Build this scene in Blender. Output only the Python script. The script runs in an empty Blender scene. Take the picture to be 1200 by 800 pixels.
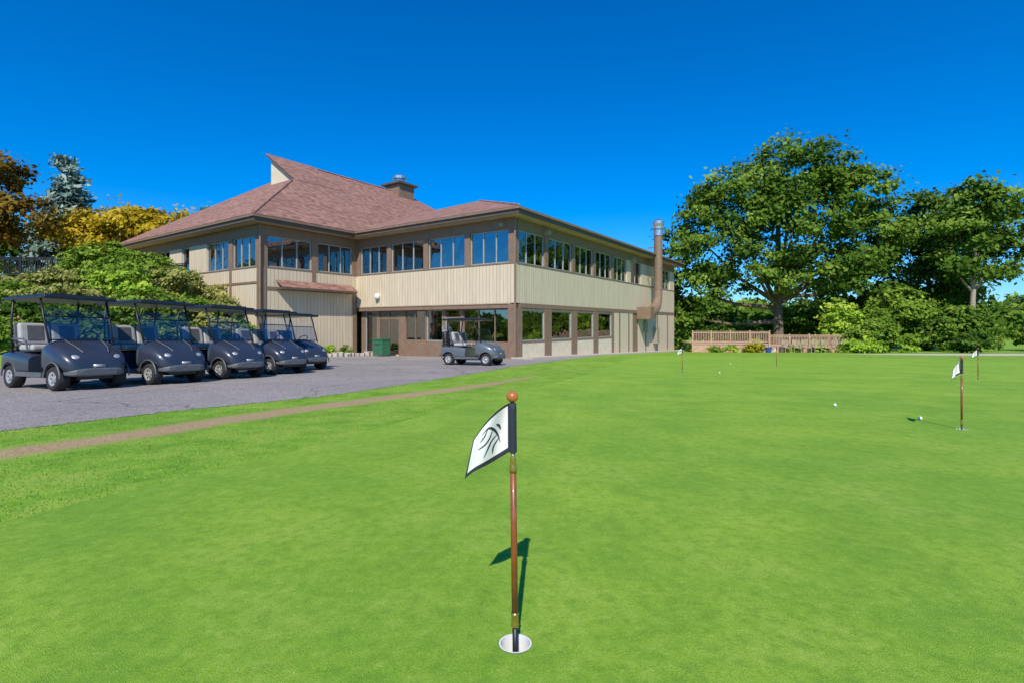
import bpy, bmesh, math, random
import numpy as np
from mathutils import Vector, Matrix, Euler
random.seed(7); np.random.seed(7)
sc=bpy.context.scene
SL=-0.0339
CAMZ=0.924
def smooth(t):
    t=np.clip(t,0,1); return t*t*(3-2*t)
def gz(x,y):
    x=np.asarray(x,float); y=np.asarray(y,float)
    z=np.where(y<55, SL*y, SL*55-0.2*smooth((y-55)/25))
    h=4.75*smooth((-x-13.6)/8.0)*smooth((y-17.5)/13.0)
    return z+h
# ------------------------------------------------------------ materials
def mat_base(name):
    m=bpy.data.materials.new(name); m.use_nodes=True
    nt=m.node_tree; nt.nodes.clear()
    out=nt.nodes.new('ShaderNodeOutputMaterial'); b=nt.nodes.new('ShaderNodeBsdfPrincipled')
    nt.links.new(b.outputs[0],out.inputs[0])
    return m,nt,b,out
def nd(nt,t,ins=None,**kw):
    n=nt.nodes.new(t)
    for k,v in kw.items(): setattr(n,k,v)
    if ins:
        for k,v in ins.items():
            if hasattr(v,'is_output'): nt.links.new(v,n.inputs[k])
            else: n.inputs[k].default_value=v
    return n
def math_(nt,op,a,b=0.0,c=0.0,clamp=False):
    n=nt.nodes.new('ShaderNodeMath'); n.operation=op; n.use_clamp=clamp
    for i,v in enumerate((a,b,c)):
        if hasattr(v,'is_output'): nt.links.new(v,n.inputs[i])
        else: n.inputs[i].default_value=v
    return n.outputs[0]
def mix(nt,f,a,b,bt='MIX'):
    n=nt.nodes.new('ShaderNodeMix'); n.data_type='RGBA'; n.blend_type=bt
    for k,v in ((0,f),(6,a),(7,b)):
        if hasattr(v,'is_output'): nt.links.new(v,n.inputs[k])
        else: n.inputs[k].default_value=(v if k==0 else (*v,1) if len(v)==3 else v)
    return n.outputs[2]
def noise(nt,co,scale,detail=3,rough=.55):
    n=nd(nt,'ShaderNodeTexNoise',{'Scale':scale,'Detail':detail,'Roughness':rough})
    nt.links.new(co,n.inputs['Vector']); return n.outputs[0]
def ramp(nt,f,lo,hi):
    n=nt.nodes.new('ShaderNodeMapRange'); n.clamp=True
    nt.links.new(f,n.inputs[0]); n.inputs[1].default_value=lo; n.inputs[2].default_value=hi
    return n.outputs[0]
def bump(nt,b,h,dist,strength=1.0):
    n=nd(nt,'ShaderNodeBump',{'Height':h,'Distance':dist,'Strength':strength})
    nt.links.new(n.outputs[0],b.inputs['Normal'])
def simple(name,col,rough=.6,metal=0.0,var=.15,scale=8.0,coat=0.0,bmp=0.0):
    m,nt,b,out=mat_base(name)
    co=nt.nodes.new('ShaderNodeTexCoord').outputs['Object']
    f=noise(nt,co,scale,3)
    c=mix(nt,ramp(nt,f,.3,.7),tuple(x*(1-var) for x in col),tuple(min(1,x*(1+var)) for x in col))
    nt.links.new(c,b.inputs['Base Color']); b.inputs['Roughness'].default_value=rough
    b.inputs['Metallic'].default_value=metal
    if coat: b.inputs['Coat Weight'].default_value=coat; b.inputs['Coat Roughness'].default_value=.08
    if bmp: bump(nt,b,noise(nt,co,scale*6,3),bmp)
    return m
def green_mat():
    m,nt,b,out=mat_base('putting_green_turf')
    co=nt.nodes.new('ShaderNodeTexCoord').outputs['Object']
    big=noise(nt,co,.45,3,.6); mid=noise(nt,co,1.5,5,.7); tex=noise(nt,co,16,4,.75); fine=noise(nt,co,75,3,.7); vf=noise(nt,co,330,1,.6)
    c=mix(nt,ramp(nt,big,.38,.62),(.235,.47,.028),(.37,.60,.045))
    # mowing stripes, about half a metre wide
    rot=nd(nt,'ShaderNodeMapping',{'Rotation':(0,0,math.radians(-62))}); nt.links.new(co,rot.inputs[0])
    sx=nd(nt,'ShaderNodeSeparateXYZ'); nt.links.new(rot.outputs[0],sx.inputs[0])
    wv=math_(nt,'SINE',math_(nt,'MULTIPLY',math_(nt,'ADD',sx.outputs[0],math_(nt,'MULTIPLY',big,.5)),math.pi/.55))
    c=mix(nt,math_(nt,'MULTIPLY',ramp(nt,wv,-.35,.35),.17),c,(.14,.38,.018))
    c=mix(nt,math_(nt,'MULTIPLY',ramp(nt,mid,.50,.70),.7),c,(.48,.64,.10))
    c=mix(nt,math_(nt,'MULTIPLY',ramp(nt,mid,.50,.32),.75),c,(.15,.36,.018))
    c=mix(nt,math_(nt,'MULTIPLY',ramp(nt,tex,.52,.36),.6),c,(.11,.29,.014))
    c=mix(nt,math_(nt,'MULTIPLY',ramp(nt,tex,.54,.70),.4),c,(.58,.72,.17))
    c=mix(nt,ramp(nt,fine,.3,.7),mix(nt,.42,c,(.10,.24,.012)),c)
    c=mix(nt,math_(nt,'MULTIPLY',ramp(nt,vf,.42,.62),.85),mix(nt,.42,c,(.10,.22,.010)),mix(nt,.24,c,(.66,.76,.22)))
    nt.links.new(c,b.inputs['Base Color']); b.inputs['Roughness'].default_value=.75
    b.inputs['Specular IOR Level'].default_value=.12
    bump(nt,b,vf,.006,.8)
    return m
def ground_mat():
    m,nt,b,out=mat_base('ground_turf')
    co=nt.nodes.new('ShaderNodeTexCoord').outputs['Object']
    dd=nd(nt,'ShaderNodeAttribute',attribute_name='d_dirt').outputs['Fac']
    hl=nd(nt,'ShaderNodeAttribute',attribute_name='hillm').outputs['Fac']
    big=noise(nt,co,.25,3); mid=noise(nt,co,2.2,5,.7); fine=noise(nt,co,45,4,.7); vf=noise(nt,co,200,2,.7)
    c=mix(nt,ramp(nt,big,.35,.65),(.15,.34,.022),(.23,.44,.036))
    c=mix(nt,ramp(nt,mid,.45,.72),c,(.36,.46,.08))
    c=mix(nt,math_(nt,'MULTIPLY',ramp(nt,mid,.5,.32),.7),c,(.085,.23,.015))
    c=mix(nt,math_(nt,'MULTIPLY',ramp(nt,fine,.62,.3),.55),c,(.07,.17,.012))
    c=mix(nt,math_(nt,'MULTIPLY',ramp(nt,vf,.5,.7),.45),c,(.48,.54,.16))
    d=math_(nt,'ADD',dd,math_(nt,'MULTIPLY',math_(nt,'SUBTRACT',mid,.5),.55))
    d=math_(nt,'ADD',d,math_(nt,'MULTIPLY',math_(nt,'SUBTRACT',fine,.5),.45))
    dirt=ramp(nt,d,.34,.16)
    dc=mix(nt,ramp(nt,fine,.3,.7),(.26,.16,.09),(.58,.40,.25))
    c=mix(nt,math_(nt,'MULTIPLY',dirt,.92),c,dc)
    hc=mix(nt,ramp(nt,mid,.35,.65),(.36,.29,.13),(.19,.23,.05))
    c=mix(nt,hl,c,hc)
    nt.links.new(c,b.inputs['Base Color']); b.inputs['Roughness'].default_value=.9
    b.inputs['Specular IOR Level'].default_value=.1
    bump(nt,b,fine,.014,.7)
    return m
def asphalt_mat():
    m,nt,b,out=mat_base('asphalt')
    co=nt.nodes.new('ShaderNodeTexCoord').outputs['Object']
    v=nd(nt,'ShaderNodeTexVoronoi',{'Scale':48.0}); nt.links.new(co,v.inputs['Vector'])
    sep=nd(nt,'ShaderNodeSeparateColor'); nt.links.new(v.outputs['Color'],sep.inputs[0])
    big=noise(nt,co,.3,4,.6); mid=noise(nt,co,3,4,.6); fine=noise(nt,co,25,3)
    c=mix(nt,sep.outputs[0],(.13,.112,.10),(.52,.46,.42))
    c=mix(nt,ramp(nt,fine,.35,.65),mix(nt,.35,c,(.15,.13,.12)),c)
    c=mix(nt,ramp(nt,big,.35,.65),mix(nt,.4,c,(.22,.19,.175)),mix(nt,.25,c,(.42,.37,.33)))
    c=mix(nt,math_(nt,'MULTIPLY',ramp(nt,mid,.58,.75),.4),c,(.12,.10,.095))
    v2=nd(nt,'ShaderNodeTexVoronoi',{'Scale':.22},feature='DISTANCE_TO_EDGE')
    wob=nd(nt,'ShaderNodeVectorMath',operation='ADD'); nt.links.new(co,wob.inputs[0])
    nz=nd(nt,'ShaderNodeTexNoise',{'Scale':1.2}); nt.links.new(co,nz.inputs['Vector']); nt.links.new(nz.outputs['Color'],wob.inputs[1])
    nt.links.new(wob.outputs[0],v2.inputs['Vector'])
    c=mix(nt,math_(nt,'MULTIPLY',ramp(nt,v2.outputs[0],.007,.002),.6),c,(.05,.045,.04))
    nt.links.new(c,b.inputs['Base Color']); b.inputs['Roughness'].default_value=.85
    bump(nt,b,v.outputs[0],.01,.6)
    return m
def siding_mat(name,col,gro=.24):
    m,nt,b,out=mat_base(name)
    co=nt.nodes.new('ShaderNodeTexCoord').outputs['Object']
    s=nd(nt,'ShaderNodeSeparateXYZ'); nt.links.new(co,s.inputs[0])
    t=math_(nt,'ADD',s.outputs[0],s.outputs[1])
    t=math_(nt,'DIVIDE',t,gro); fr=math_(nt,'FRACT',t); fl=math_(nt,'FLOOR',t)
    g=math_(nt,'LESS_THAN',fr,.10)
    wn=nd(nt,'ShaderNodeTexWhiteNoise',noise_dimensions='1D'); nt.links.new(fl,wn.inputs['W'])
    mp=nd(nt,'ShaderNodeMapping',{'Scale':(6,6,.6)}); nt.links.new(co,mp.inputs[0])
    st=noise(nt,mp.outputs[0],1.2,4)
    c=mix(nt,wn.outputs[0],tuple(x*.92 for x in col),tuple(x*1.05 for x in col))
    c=mix(nt,ramp(nt,st,.35,.7),c,tuple(x*.84 for x in col))
    c=mix(nt,math_(nt,'MULTIPLY',g,.6),c,tuple(x*.35 for x in col))
    nt.links.new(c,b.inputs['Base Color']); b.inputs['Roughness'].default_value=.7
    bump(nt,b,math_(nt,'SUBTRACT',1.0,g),.02,.8)
    return m
def roof_mat():
    m,nt,b,out=mat_base('roof_shingles')
    co=nt.nodes.new('ShaderNodeTexCoord').outputs['Object']
    s=nd(nt,'ShaderNodeSeparateXYZ'); nt.links.new(co,s.inputs[0])
    row=math_(nt,'DIVIDE',s.outputs[2],.085); fr=math_(nt,'FRACT',row); fl=math_(nt,'FLOOR',row)
    al=math_(nt,'ADD',s.outputs[0],s.outputs[1])
    tab=math_(nt,'ADD',math_(nt,'DIVIDE',al,.3),math_(nt,'MULTIPLY',fl,.37)); tf=math_(nt,'FLOOR',tab)
    cv=nd(nt,'ShaderNodeCombineXYZ'); nt.links.new(tf,cv.inputs[0]); nt.links.new(fl,cv.inputs[1])
    wn=nd(nt,'ShaderNodeTexWhiteNoise',noise_dimensions='2D'); nt.links.new(cv.outputs[0],wn.inputs[0])
    big=noise(nt,co,.4,4); fine=noise(nt,co,12,3)
    c=mix(nt,wn.outputs[0],(.17,.080,.058),(.46,.245,.185))
    c=mix(nt,ramp(nt,big,.35,.65),mix(nt,.4,c,(.26,.145,.11)),c)
    c=mix(nt,ramp(nt,fine,.35,.65),mix(nt,.3,c,(.16,.08,.06)),c)
    c=mix(nt,math_(nt,'MULTIPLY',math_(nt,'LESS_THAN',fr,.14),.5),c,(.08,.04,.03))
    nt.links.new(c,b.inputs['Base Color']); b.inputs['Roughness'].default_value=.9
    return m
def glass_mat(name,tint=(.35,.42,.44),refl=.26,rough=.02,bstr=.5):
    m,nt,b,out=mat_base(name); nt.nodes.remove(b)
    tr=nd(nt,'ShaderNodeBsdfTransparent',{'Color':(*tint,1)})
    gl=nd(nt,'ShaderNodeBsdfGlossy',{'Color':(.9,.93,.95,1),'Roughness':rough})
    lw=nd(nt,'ShaderNodeLayerWeight',{'Blend':.35})
    f=math_(nt,'ADD',math_(nt,'MULTIPLY',lw.outputs['Fresnel'],.8),refl,clamp=True)
    co=nt.nodes.new('ShaderNodeTexCoord').outputs['Object']
    bp=nd(nt,'ShaderNodeBump',{'Height':noise(nt,co,1.1,2),'Distance':.02,'Strength':bstr}); nt.links.new(bp.outputs[0],gl.inputs['Normal'])
    mx=nt.nodes.new('ShaderNodeMixShader'); nt.links.new(f,mx.inputs[0]); nt.links.new(tr.outputs[0],mx.inputs[1]); nt.links.new(gl.outputs[0],mx.inputs[2])
    nt.links.new(mx.outputs[0],out.inputs[0]); return m
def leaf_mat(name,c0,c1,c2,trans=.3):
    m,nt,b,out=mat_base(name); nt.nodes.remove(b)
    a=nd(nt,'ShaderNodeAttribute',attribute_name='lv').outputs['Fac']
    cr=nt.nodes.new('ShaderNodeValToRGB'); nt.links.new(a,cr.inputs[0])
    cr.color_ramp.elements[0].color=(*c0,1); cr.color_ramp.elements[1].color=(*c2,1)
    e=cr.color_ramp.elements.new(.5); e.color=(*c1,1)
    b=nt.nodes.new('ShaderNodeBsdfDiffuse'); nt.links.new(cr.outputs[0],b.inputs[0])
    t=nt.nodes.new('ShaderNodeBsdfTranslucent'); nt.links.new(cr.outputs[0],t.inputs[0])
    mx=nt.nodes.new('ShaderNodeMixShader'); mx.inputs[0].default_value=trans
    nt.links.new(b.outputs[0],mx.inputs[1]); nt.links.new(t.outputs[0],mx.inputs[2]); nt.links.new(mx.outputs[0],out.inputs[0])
    return m
M={}
M['green']=green_mat(); M['ground']=ground_mat(); M['asphalt']=asphalt_mat()
M['siding']=siding_mat('siding_beige',(.68,.565,.40)); M['siding_base']=simple('base_wall_paint',(.66,.57,.42),.8,var=.08,scale=2)
M['trim']=simple('brown_trim_paint',(.23,.15,.10),.55,var=.12,scale=3); M['trim_dark']=simple('dark_bronze_fascia',(.11,.082,.062),.5,scale=3)
M['soffit']=simple('soffit_paint',(.42,.32,.22),.8,scale=2)
M['frame']=simple('window_frame_metal',(.42,.44,.41),.4,.2)
M['roof']=roof_mat(); M['glass']=glass_mat('window_glass')
M['interior']=simple('interior_wall',(.30,.25,.19),.9,scale=1.0); M['intfloor']=simple('interior_floor',(.16,.12,.09),.8)
M['curtain']=simple('window_blind',(.62,.60,.55),.9,scale=20)
M['metal']=simple('galvanised_metal',(.62,.63,.64),.32,.9,scale=4)
M['concrete']=simple('concrete',(.46,.41,.34),.9,scale=3,bmp=.004)
M['stone']=simple('stone_edging',(.40,.36,.31),.9,var=.4,scale=5,bmp=.01)
M['wood']=simple('deck_wood',(.50,.31,.21),.8,var=.25,scale=6)
M['bark']=simple('bark',(.16,.115,.08),.95,var=.4,scale=5,bmp=.03)
M['bark_light']=simple('bark_light',(.38,.31,.24),.95,var=.4,scale=5,bmp=.03)
M['black']=simple('black_metal',(.015,.015,.017),.45)
M['bin']=simple('bin_green_plastic',(.03,.14,.07),.5)
M['box']=simple('utility_box_paint',(.32,.28,.21),.6)
# ------------------------------------------------------------ helpers
def link(o): sc.collection.objects.link(o); return o
def empty(name,loc=(0,0,0),rz=0.0,tilt=True):
    e=bpy.data.objects.new(name,None); e.empty_display_size=.3
    T=Matrix.Translation(loc)
    R=Matrix.Rotation(SL if tilt else 0,4,'X')@Matrix.Rotation(rz,4,'Z')
    link(e); e.matrix_world=T@R; return e
def mk(name,verts,faces,mats,parent=None,mi=None,smooth_=False):
    me=bpy.data.meshes.new(name); me.from_pydata([tuple(v) for v in verts],[],faces)
    for m in (mats if isinstance(mats,list) else [mats]): me.materials.append(m)
    if mi is not None: me.polygons.foreach_set('material_index',mi)
    if smooth_: me.polygons.foreach_set('use_smooth',[True]*len(me.polygons))
    me.update()
    o=link(bpy.data.objects.new(name,me))
    if parent: o.parent=parent
    return o
class Acc:
    def __init__(s): s.v=[];s.f=[]
    def box(s,x0,x1,y0,y1,z0,z1):
        n=len(s.v)
        s.v+=[(x0,y0,z0),(x1,y0,z0),(x1,y1,z0),(x0,y1,z0),(x0,y0,z1),(x1,y0,z1),(x1,y1,z1),(x0,y1,z1)]
        s.f+=[(n,n+3,n+2,n+1),(n+4,n+5,n+6,n+7),(n,n+1,n+5,n+4),(n+1,n+2,n+6,n+5),(n+2,n+3,n+7,n+6),(n+3,n,n+4,n+7)]
    def poly(s,pts): n=len(s.v); s.v+=pts; s.f.append(tuple(range(n,n+len(pts))))
    def tube(s,pts,rad,n=10,cap=True):
        pts=[Vector(p) for p in pts]
        if not hasattr(rad,'__len__'): rad=[rad]*len(pts)
        base=len(s.v); prev=None
        for i,p in enumerate(pts):
            d=(pts[min(i+1,len(pts)-1)]-pts[max(i-1,0)]).normalized()
            if prev is None:
                a=d.orthogonal().normalized()
            else:
                a=(prev-d*prev.dot(d)); a=a.normalized() if a.length>1e-6 else d.orthogonal().normalized()
            prev=a; b=d.cross(a)
            for k in range(n):
                t=2*math.pi*k/n; s.v.append(tuple(p+(a*math.cos(t)+b*math.sin(t))*rad[i]))
        for i in range(len(pts)-1):
            for k in range(n):
                k2=(k+1)%n
                s.f.append((base+i*n+k,base+i*n+k2,base+(i+1)*n+k2,base+(i+1)*n+k))
        if cap:
            s.f.append(tuple(base+k for k in reversed(range(n)))); s.f.append(tuple(base+(len(pts)-1)*n+k for k in range(n)))
    def loft(s,st,n=28,p=3.5):
        base=len(s.v)
        for (x,hw,zb,zt) in st:
            zc=(zb+zt)/2; hz=(zt-zb)/2
            for k in range(n):
                t=2*math.pi*(k+.5)/n; c,q=math.cos(t),math.sin(t)
                s.v.append((x,hw*math.copysign(abs(c)**(2/p),c),zc+hz*math.copysign(abs(q)**(2/p),q)))
        m=len(st)
        for i in range(m-1):
            for k in range(n):
                k2=(k+1)%n; s.f.append((base+i*n+k,base+i*n+k2,base+(i+1)*n+k2,base+(i+1)*n+k))
        s.f.append(tuple(base+k for k in reversed(range(n)))); s.f.append(tuple(base+(m-1)*n+k for k in range(n)))
    def lathe(s,prof,axis='Z',c=(0,0,0),n=24):
        base=len(s.v)
        for r,h in prof:
            for k in range(n):
                t=2*math.pi*k/n; a,b=r*math.cos(t),r*math.sin(t)
                if axis=='Z': v=(c[0]+a,c[1]+b,c[2]+h)
                else: v=(c[0]+a,c[1]+h,c[2]-b)
                s.v.append(v)
        for i in range(len(prof)-1):
            for k in range(n):
                k2=(k+1)%n; s.f.append((base+i*n+k,base+i*n+k2,base+(i+1)*n+k2,base+(i+1)*n+k))
    def make(s,name,mat,parent=None,bev=0.0,sm=False,sub=0):
        o=mk(name,s.v,s.f,mat,parent,smooth_=sm)
        if bev:
            b=o.modifiers.new('bevel','BEVEL'); b.width=bev; b.segments=3; b.limit_method='ANGLE'; b.angle_limit=math.radians(40)
        if sub:
            q=o.modifiers.new('sub','SUBSURF'); q.levels=sub; q.render_levels=sub
        return o
# ------------------------------------------------------------ regions
def resample(pts,k=6):
    P=[Vector((*p,0)) for p in pts]; out=[]
    for i in range(len(P)-1):
        p0=P[max(i-1,0)];p1=P[i];p2=P[i+1];p3=P[min(i+2,len(P)-1)]
        for j in range(k):
            t=j/k
            q=.5*((2*p1)+(-p0+p2)*t+(2*p0-5*p1+4*p2-p3)*t*t+(-p0+3*p1-3*p2+p3)*t**3)
            out.append((q.x,q.y))
    out.append(tuple(pts[-1])); return out
green_pts=resample([(-.92,6.8),(-1.5,5.19),(-1.98,3.95),(-2.37,3.11),(-2.65,2.45),(-2.95,1.5),(-3.2,0),(-3.4,-4),(3,-8),(13,-6),(20,3),(23,13),(22,24),(17,31),(11,33),(7,28.5),(4.6,22),(2.6,15.5),(1.15,11.8),(0.1,9.2),(-.92,6.8)],8)[:-1]
asph_edge=resample([(-60,-14),(-30,-12),(-12,-3),(-8,1.2),(-6.3,3.6),(-5.28,5.19),(-4.45,6.75),(-3.1,8.75),(-2,11.85),(-.95,15.2),(-.05,18.4),(1.54,22.7),(4.2,29.5)],8)
asph_pts=asph_edge+[(6.6,35),(6,38),(-2,42),(-9,38),(-12.9,34),(-13.2,20),(-14,17.3),(-60,17.3)]
dirt_line=resample([(-6.5,-1),(-5.2,2),(-4.62,3.3),(-4.2,4.13),(-3.78,4.95),(-3.26,6.2),(-2.53,7.47),(-1.3,9.5),(-.5,11),(.4,13)],4)
def seg_dist(px,py,poly,closed):
    d=np.full(px.shape,1e9); n=len(poly)
    for i in range(n if closed else n-1):
        ax,ay=poly[i]; bx,by=poly[(i+1)%n]
        dx,dy=bx-ax,by-ay; L=dx*dx+dy*dy+1e-12
        t=np.clip(((px-ax)*dx+(py-ay)*dy)/L,0,1)
        d=np.minimum(d,np.hypot(px-ax-t*dx,py-ay-t*dy))
    return d
def inside(px,py,poly):
    r=np.zeros(px.shape,bool); n=len(poly)
    for i in range(n):
        ax,ay=poly[i]; bx,by=poly[(i+1)%n]
        c=((ay>py)!=(by>py))&(px<(bx-ax)*(py-ay)/((by-ay) if abs(by-ay)>1e-9 else 1e-9)+ax)
        r^=c
    return r
# ------------------------------------------------------------ ground
xs=np.array([-3000,-1200,-500,-250,-160,-110,-80]+list(np.linspace(-62,-10,53))+list(np.linspace(-9.8,8,90))+list(np.linspace(9,62,54))+[80,110,160,250,500,1200,3000],float)
ys=np.array([-3000,-1200,-400,-150,-80]+list(np.linspace(-40,-2,20))+list(np.linspace(-1,14,76))+list(np.linspace(15,80,66))+[95,120,160,250,500,1200,3000],float)
GX,GY=np.meshgrid(xs,ys); gx=GX.ravel(); gy=GY.ravel()
dg=seg_dist(gx,gy,green_pts,True); ing=inside(gx,gy,green_pts)
ZZ=gz(gx,gy)-np.where(ing,.14*smooth(dg/.4),0)
nx,ny=len(xs),len(ys)
idx=np.arange(nx*ny).reshape(ny,nx)
F=np.stack([idx[:-1,:-1],idx[:-1,1:],idx[1:,1:],idx[1:,:-1]],-1).reshape(-1,4)
g=mk('ground',np.stack([gx,gy,ZZ],1).tolist(),F.tolist(),M['ground'],smooth_=True)
a=g.data.attributes.new('d_dirt','FLOAT','POINT')
dd=seg_dist(gx,gy,dirt_line,False)+ .12*smooth((gy-9)/3)
a.data.foreach_set('value',np.clip(dd,0,5).astype(np.float32))
a=g.data.attributes.new('hillm','FLOAT','POINT')
a.data.foreach_set('value',(np.clip((ZZ-SL*gy)/1.2,0,1)*(gy<60)).astype(np.float32))
def sheet(name,pts,dz,mat,holes=(),thick=0):
    bm=bmesh.new(); edges=[]
    for loop in [pts]+list(holes):
        vs=[bm.verts.new((x,y,SL*y+dz)) for x,y in loop]
        for i in range(len(vs)): edges.append(bm.edges.new((vs[i],vs[(i+1)%len(vs)])))
    bmesh.ops.triangle_fill(bm,use_beauty=True,use_dissolve=False,edges=edges)
    bm.normal_update()
    for f in bm.faces:
        if f.normal.z<0: f.normal_flip()
    if thick:
        r=bmesh.ops.extrude_edge_only(bm,edges=[e for e in bm.edges if e.is_boundary])
        for v in [q for q in r['geom'] if isinstance(q,bmesh.types.BMVert)]: v.co.z-=thick
    me=bpy.data.meshes.new(name); bm.to_mesh(me); bm.free(); me.materials.append(mat)
    return link(bpy.data.objects.new(name,me))
holes=[(.010,1.535),(4.725,5.29),(4.97,14.7),(9.56,18.2),(11.2,12.1)]
CR=.049
hl=[[(hx+CR*math.cos(t*math.tau/28),hy+CR*math.sin(t*math.tau/28)) for t in range(28)] for hx,hy in holes]
sheet('putting_green',green_pts,.004,M['green'],hl)
ra=random.Random(3)
asph_j=[(x+ra.uniform(-.05,.05),y+ra.uniform(-.05,.05)) if -12<x<4 and y<30 else (x,y) for x,y in resample(asph_edge,3)]+asph_pts[len(asph_edge):]
sheet('asphalt_parking_lot',asph_j,.005,M['asphalt'])
M['path']=simple('gravel_path_mat',(.54,.48,.40),.95,var=.15,scale=6)
sheet('gravel_path',[(24,37),(29,33.5),(40,32.5),(60,34),(80,38),(80,47),(60,42),(40,38.5),(30,38.2)],.006,M['path'])
M['cup']=simple('cup_white_plastic',(.75,.75,.72),.5,var=.03)
for hx,hy in holes:
    A=Acc(); A.lathe([(CR+.001,.006),(CR-.004,.006),(CR-.004,-.11),(0.0005,-.11)],c=(0,0,0),n=28)
    o=A.make('golf_hole_cup',M['cup']); o.matrix_world=Matrix.Translation((hx,hy,SL*hy))@Matrix.Rotation(SL,4,'X')
# ------------------------------------------------------------ putting flags
M['polewood']=simple('flag_pole_wood',(.24,.065,.020),.4,var=.25,scale=30,coat=.3)
M['ballwood']=simple('flag_finial_wood',(.45,.13,.035),.35,var=.25,scale=60,coat=.4)
M['brass']=simple('brass',(.62,.42,.14),.3,.9)
M['navy']=simple('flag_navy_cloth',(.022,.026,.040),.8)
M['cloth']=simple('flag_white_cloth',(.74,.74,.72),.85,var=.05,scale=60)
fm={}
A=Acc(); A.lathe([(.0005,.095),(.0095,.095),(.0098,.3),(.0095,.535),(.0005,.535)],n=16); fm['pole']=(A,M['polewood'])
A=Acc(); A.lathe([(.0005,.056),(.0112,.056),(.0128,.062),(.0112,.068),(.0108,.09),(.0128,.095),(.0108,.101),(.0005,.101)],n=16)
A.lathe([(.0005,.528),(.0120,.528),(.0120,.538),(.0105,.548),(.0085,.556),(.0105,.562),(.0075,.572),(.0072,.60),(.0005,.6)],n=16); fm['ferrules']=(A,M['brass'])
A=Acc(); A.lathe([(.0005,-.10),(.009,-.10),(.0085,.056),(.0005,.056)],n=14)
A.lathe([(.0005,.597),(.006,.597),(.006,.76),(.0005,.76)],n=12); fm['tip']=(A,M['black'])
A=Acc(); A.lathe([(.0118,.588),(.0124,.6),(.0120,.66),(.0126,.72),(.0115,.737),(.006,.738)],n=18); fm['sleeve']=(A,M['navy'])
A=Acc(); A.lathe([(max(.0005,.0178*math.sin(t*math.pi/14)),.757-.0178*math.cos(t*math.pi/14)) for t in range(15)],n=20); fm['finial']=(A,M['ballwood'])
def flag_pt(u,v):
    pb=Vector((-.010,0,.590)); pt=Vector((-.010,0,.734)); ob=Vector((-.147,.0,.510)); ot=Vector((-.120,.0,.628))
    a=pb.lerp(ob,u); b=pt.lerp(ot,u); p=a.lerp(b,v)
    p.z+= .018*math.sin(u*math.pi)*v - .006*math.sin(u*6)*(1-v)
    p.y+= .020*math.sin(u*5.2+v*1.4) + .012*math.sin(u*9+2*v)*u
    return p
meshes={}
for k,(A,mt) in fm.items():
    me=bpy.data.meshes.new(k); me.from_pydata(A.v,[],A.f); me.materials.append(mt); me.polygons.foreach_set('use_smooth',[True]*len(me.polygons)); 
    meshes[k]=me
nu,nv=26,20
vv=[tuple(flag_pt(i/nu,j/nv)) for j in range(nv+1) for i in range(nu+1)]
ff=[];mi=[]
for j in range(nv):
    for i in range(nu):
        n=j*(nu+1)+i; ff.append((n,n+1,n+nu+2,n+nu+1)); mi.append(1 if (i<1 or i>=nu-1 or j<2 or j>=nv-1) else 0)
me=bpy.data.meshes.new('cloth'); me.from_pydata(vv,[],ff); me.materials.append(M['cloth']); me.materials.append(M['navy']); me.polygons.foreach_set('material_index',mi); me.polygons.foreach_set('use_smooth',[True]*len(ff)); meshes['cloth']=me
A=Acc()
strokes=[[(.22,.30),(.30,.52),(.42,.70),(.56,.80),(.72,.78)],[(.42,.70),(.50,.55),(.62,.48),(.78,.50)],[(.30,.52),(.44,.46),(.52,.34),(.60,.20)],[(.56,.80),(.64,.68),(.74,.64)],[(.26,.42),(.38,.32),(.40,.18)],[(.34,.74),(.26,.66),(.22,.56)]]
for st in strokes:
    st=resample(st,6)
    Lp=[];Rp=[]
    for i,(u,v) in enumerate(st):
        q=Vector(st[min(i+1,len(st)-1)])-Vector(st[max(i-1,0)]); q.normalize(); w=.018*math.sin(math.pi*(i+.6)/(len(st)+.2))+.003
        for lst,sg in ((Lp,1),(Rp,-1)):
            p=flag_pt(u-q.y*w*sg,v+q.x*w*sg); p.y-=.0012; lst.append(tuple(p))
    for i in range(len(Lp)-1): A.poly([Lp[i],Lp[i+1],Rp[i+1],Rp[i]])
me=bpy.data.meshes.new('logo'); me.from_pydata(A.v,[],A.f); me.materials.append(M['navy']); meshes['logo']=me
rots=[0,.15,-.5,.3,-.2]
for i,(hx,hy) in enumerate(holes):
    e=empty('putting_flag',(hx,hy,SL*hy),0,tilt=False)
    e.matrix_world=Matrix.Translation((hx,hy,SL*hy))@Matrix.Rotation(math.radians(-.7 if i==0 else 0),4,'Y')@Matrix.Rotation(rots[i],4,'Z')
    for k,me in meshes.items():
        o=link(bpy.data.objects.new('flag_'+k,me)); o.parent=e
M['ball']=simple('golf_ball_white',(.8,.8,.8),.35,var=.02)
for bx,by in [(4.6,7.17),(4.8,5.92),(6.06,14.7),(8.9,20.5)]:
    A=Acc(); A.lathe([(max(.0003,.0214*math.sin(t*math.pi/12)),-.0214*math.cos(t*math.pi/12)) for t in range(13)],n=20)
    o=A.make('golf_ball',M['ball'],sm=True); o.location=(bx,by,SL*by+.0214+.004)
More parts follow.
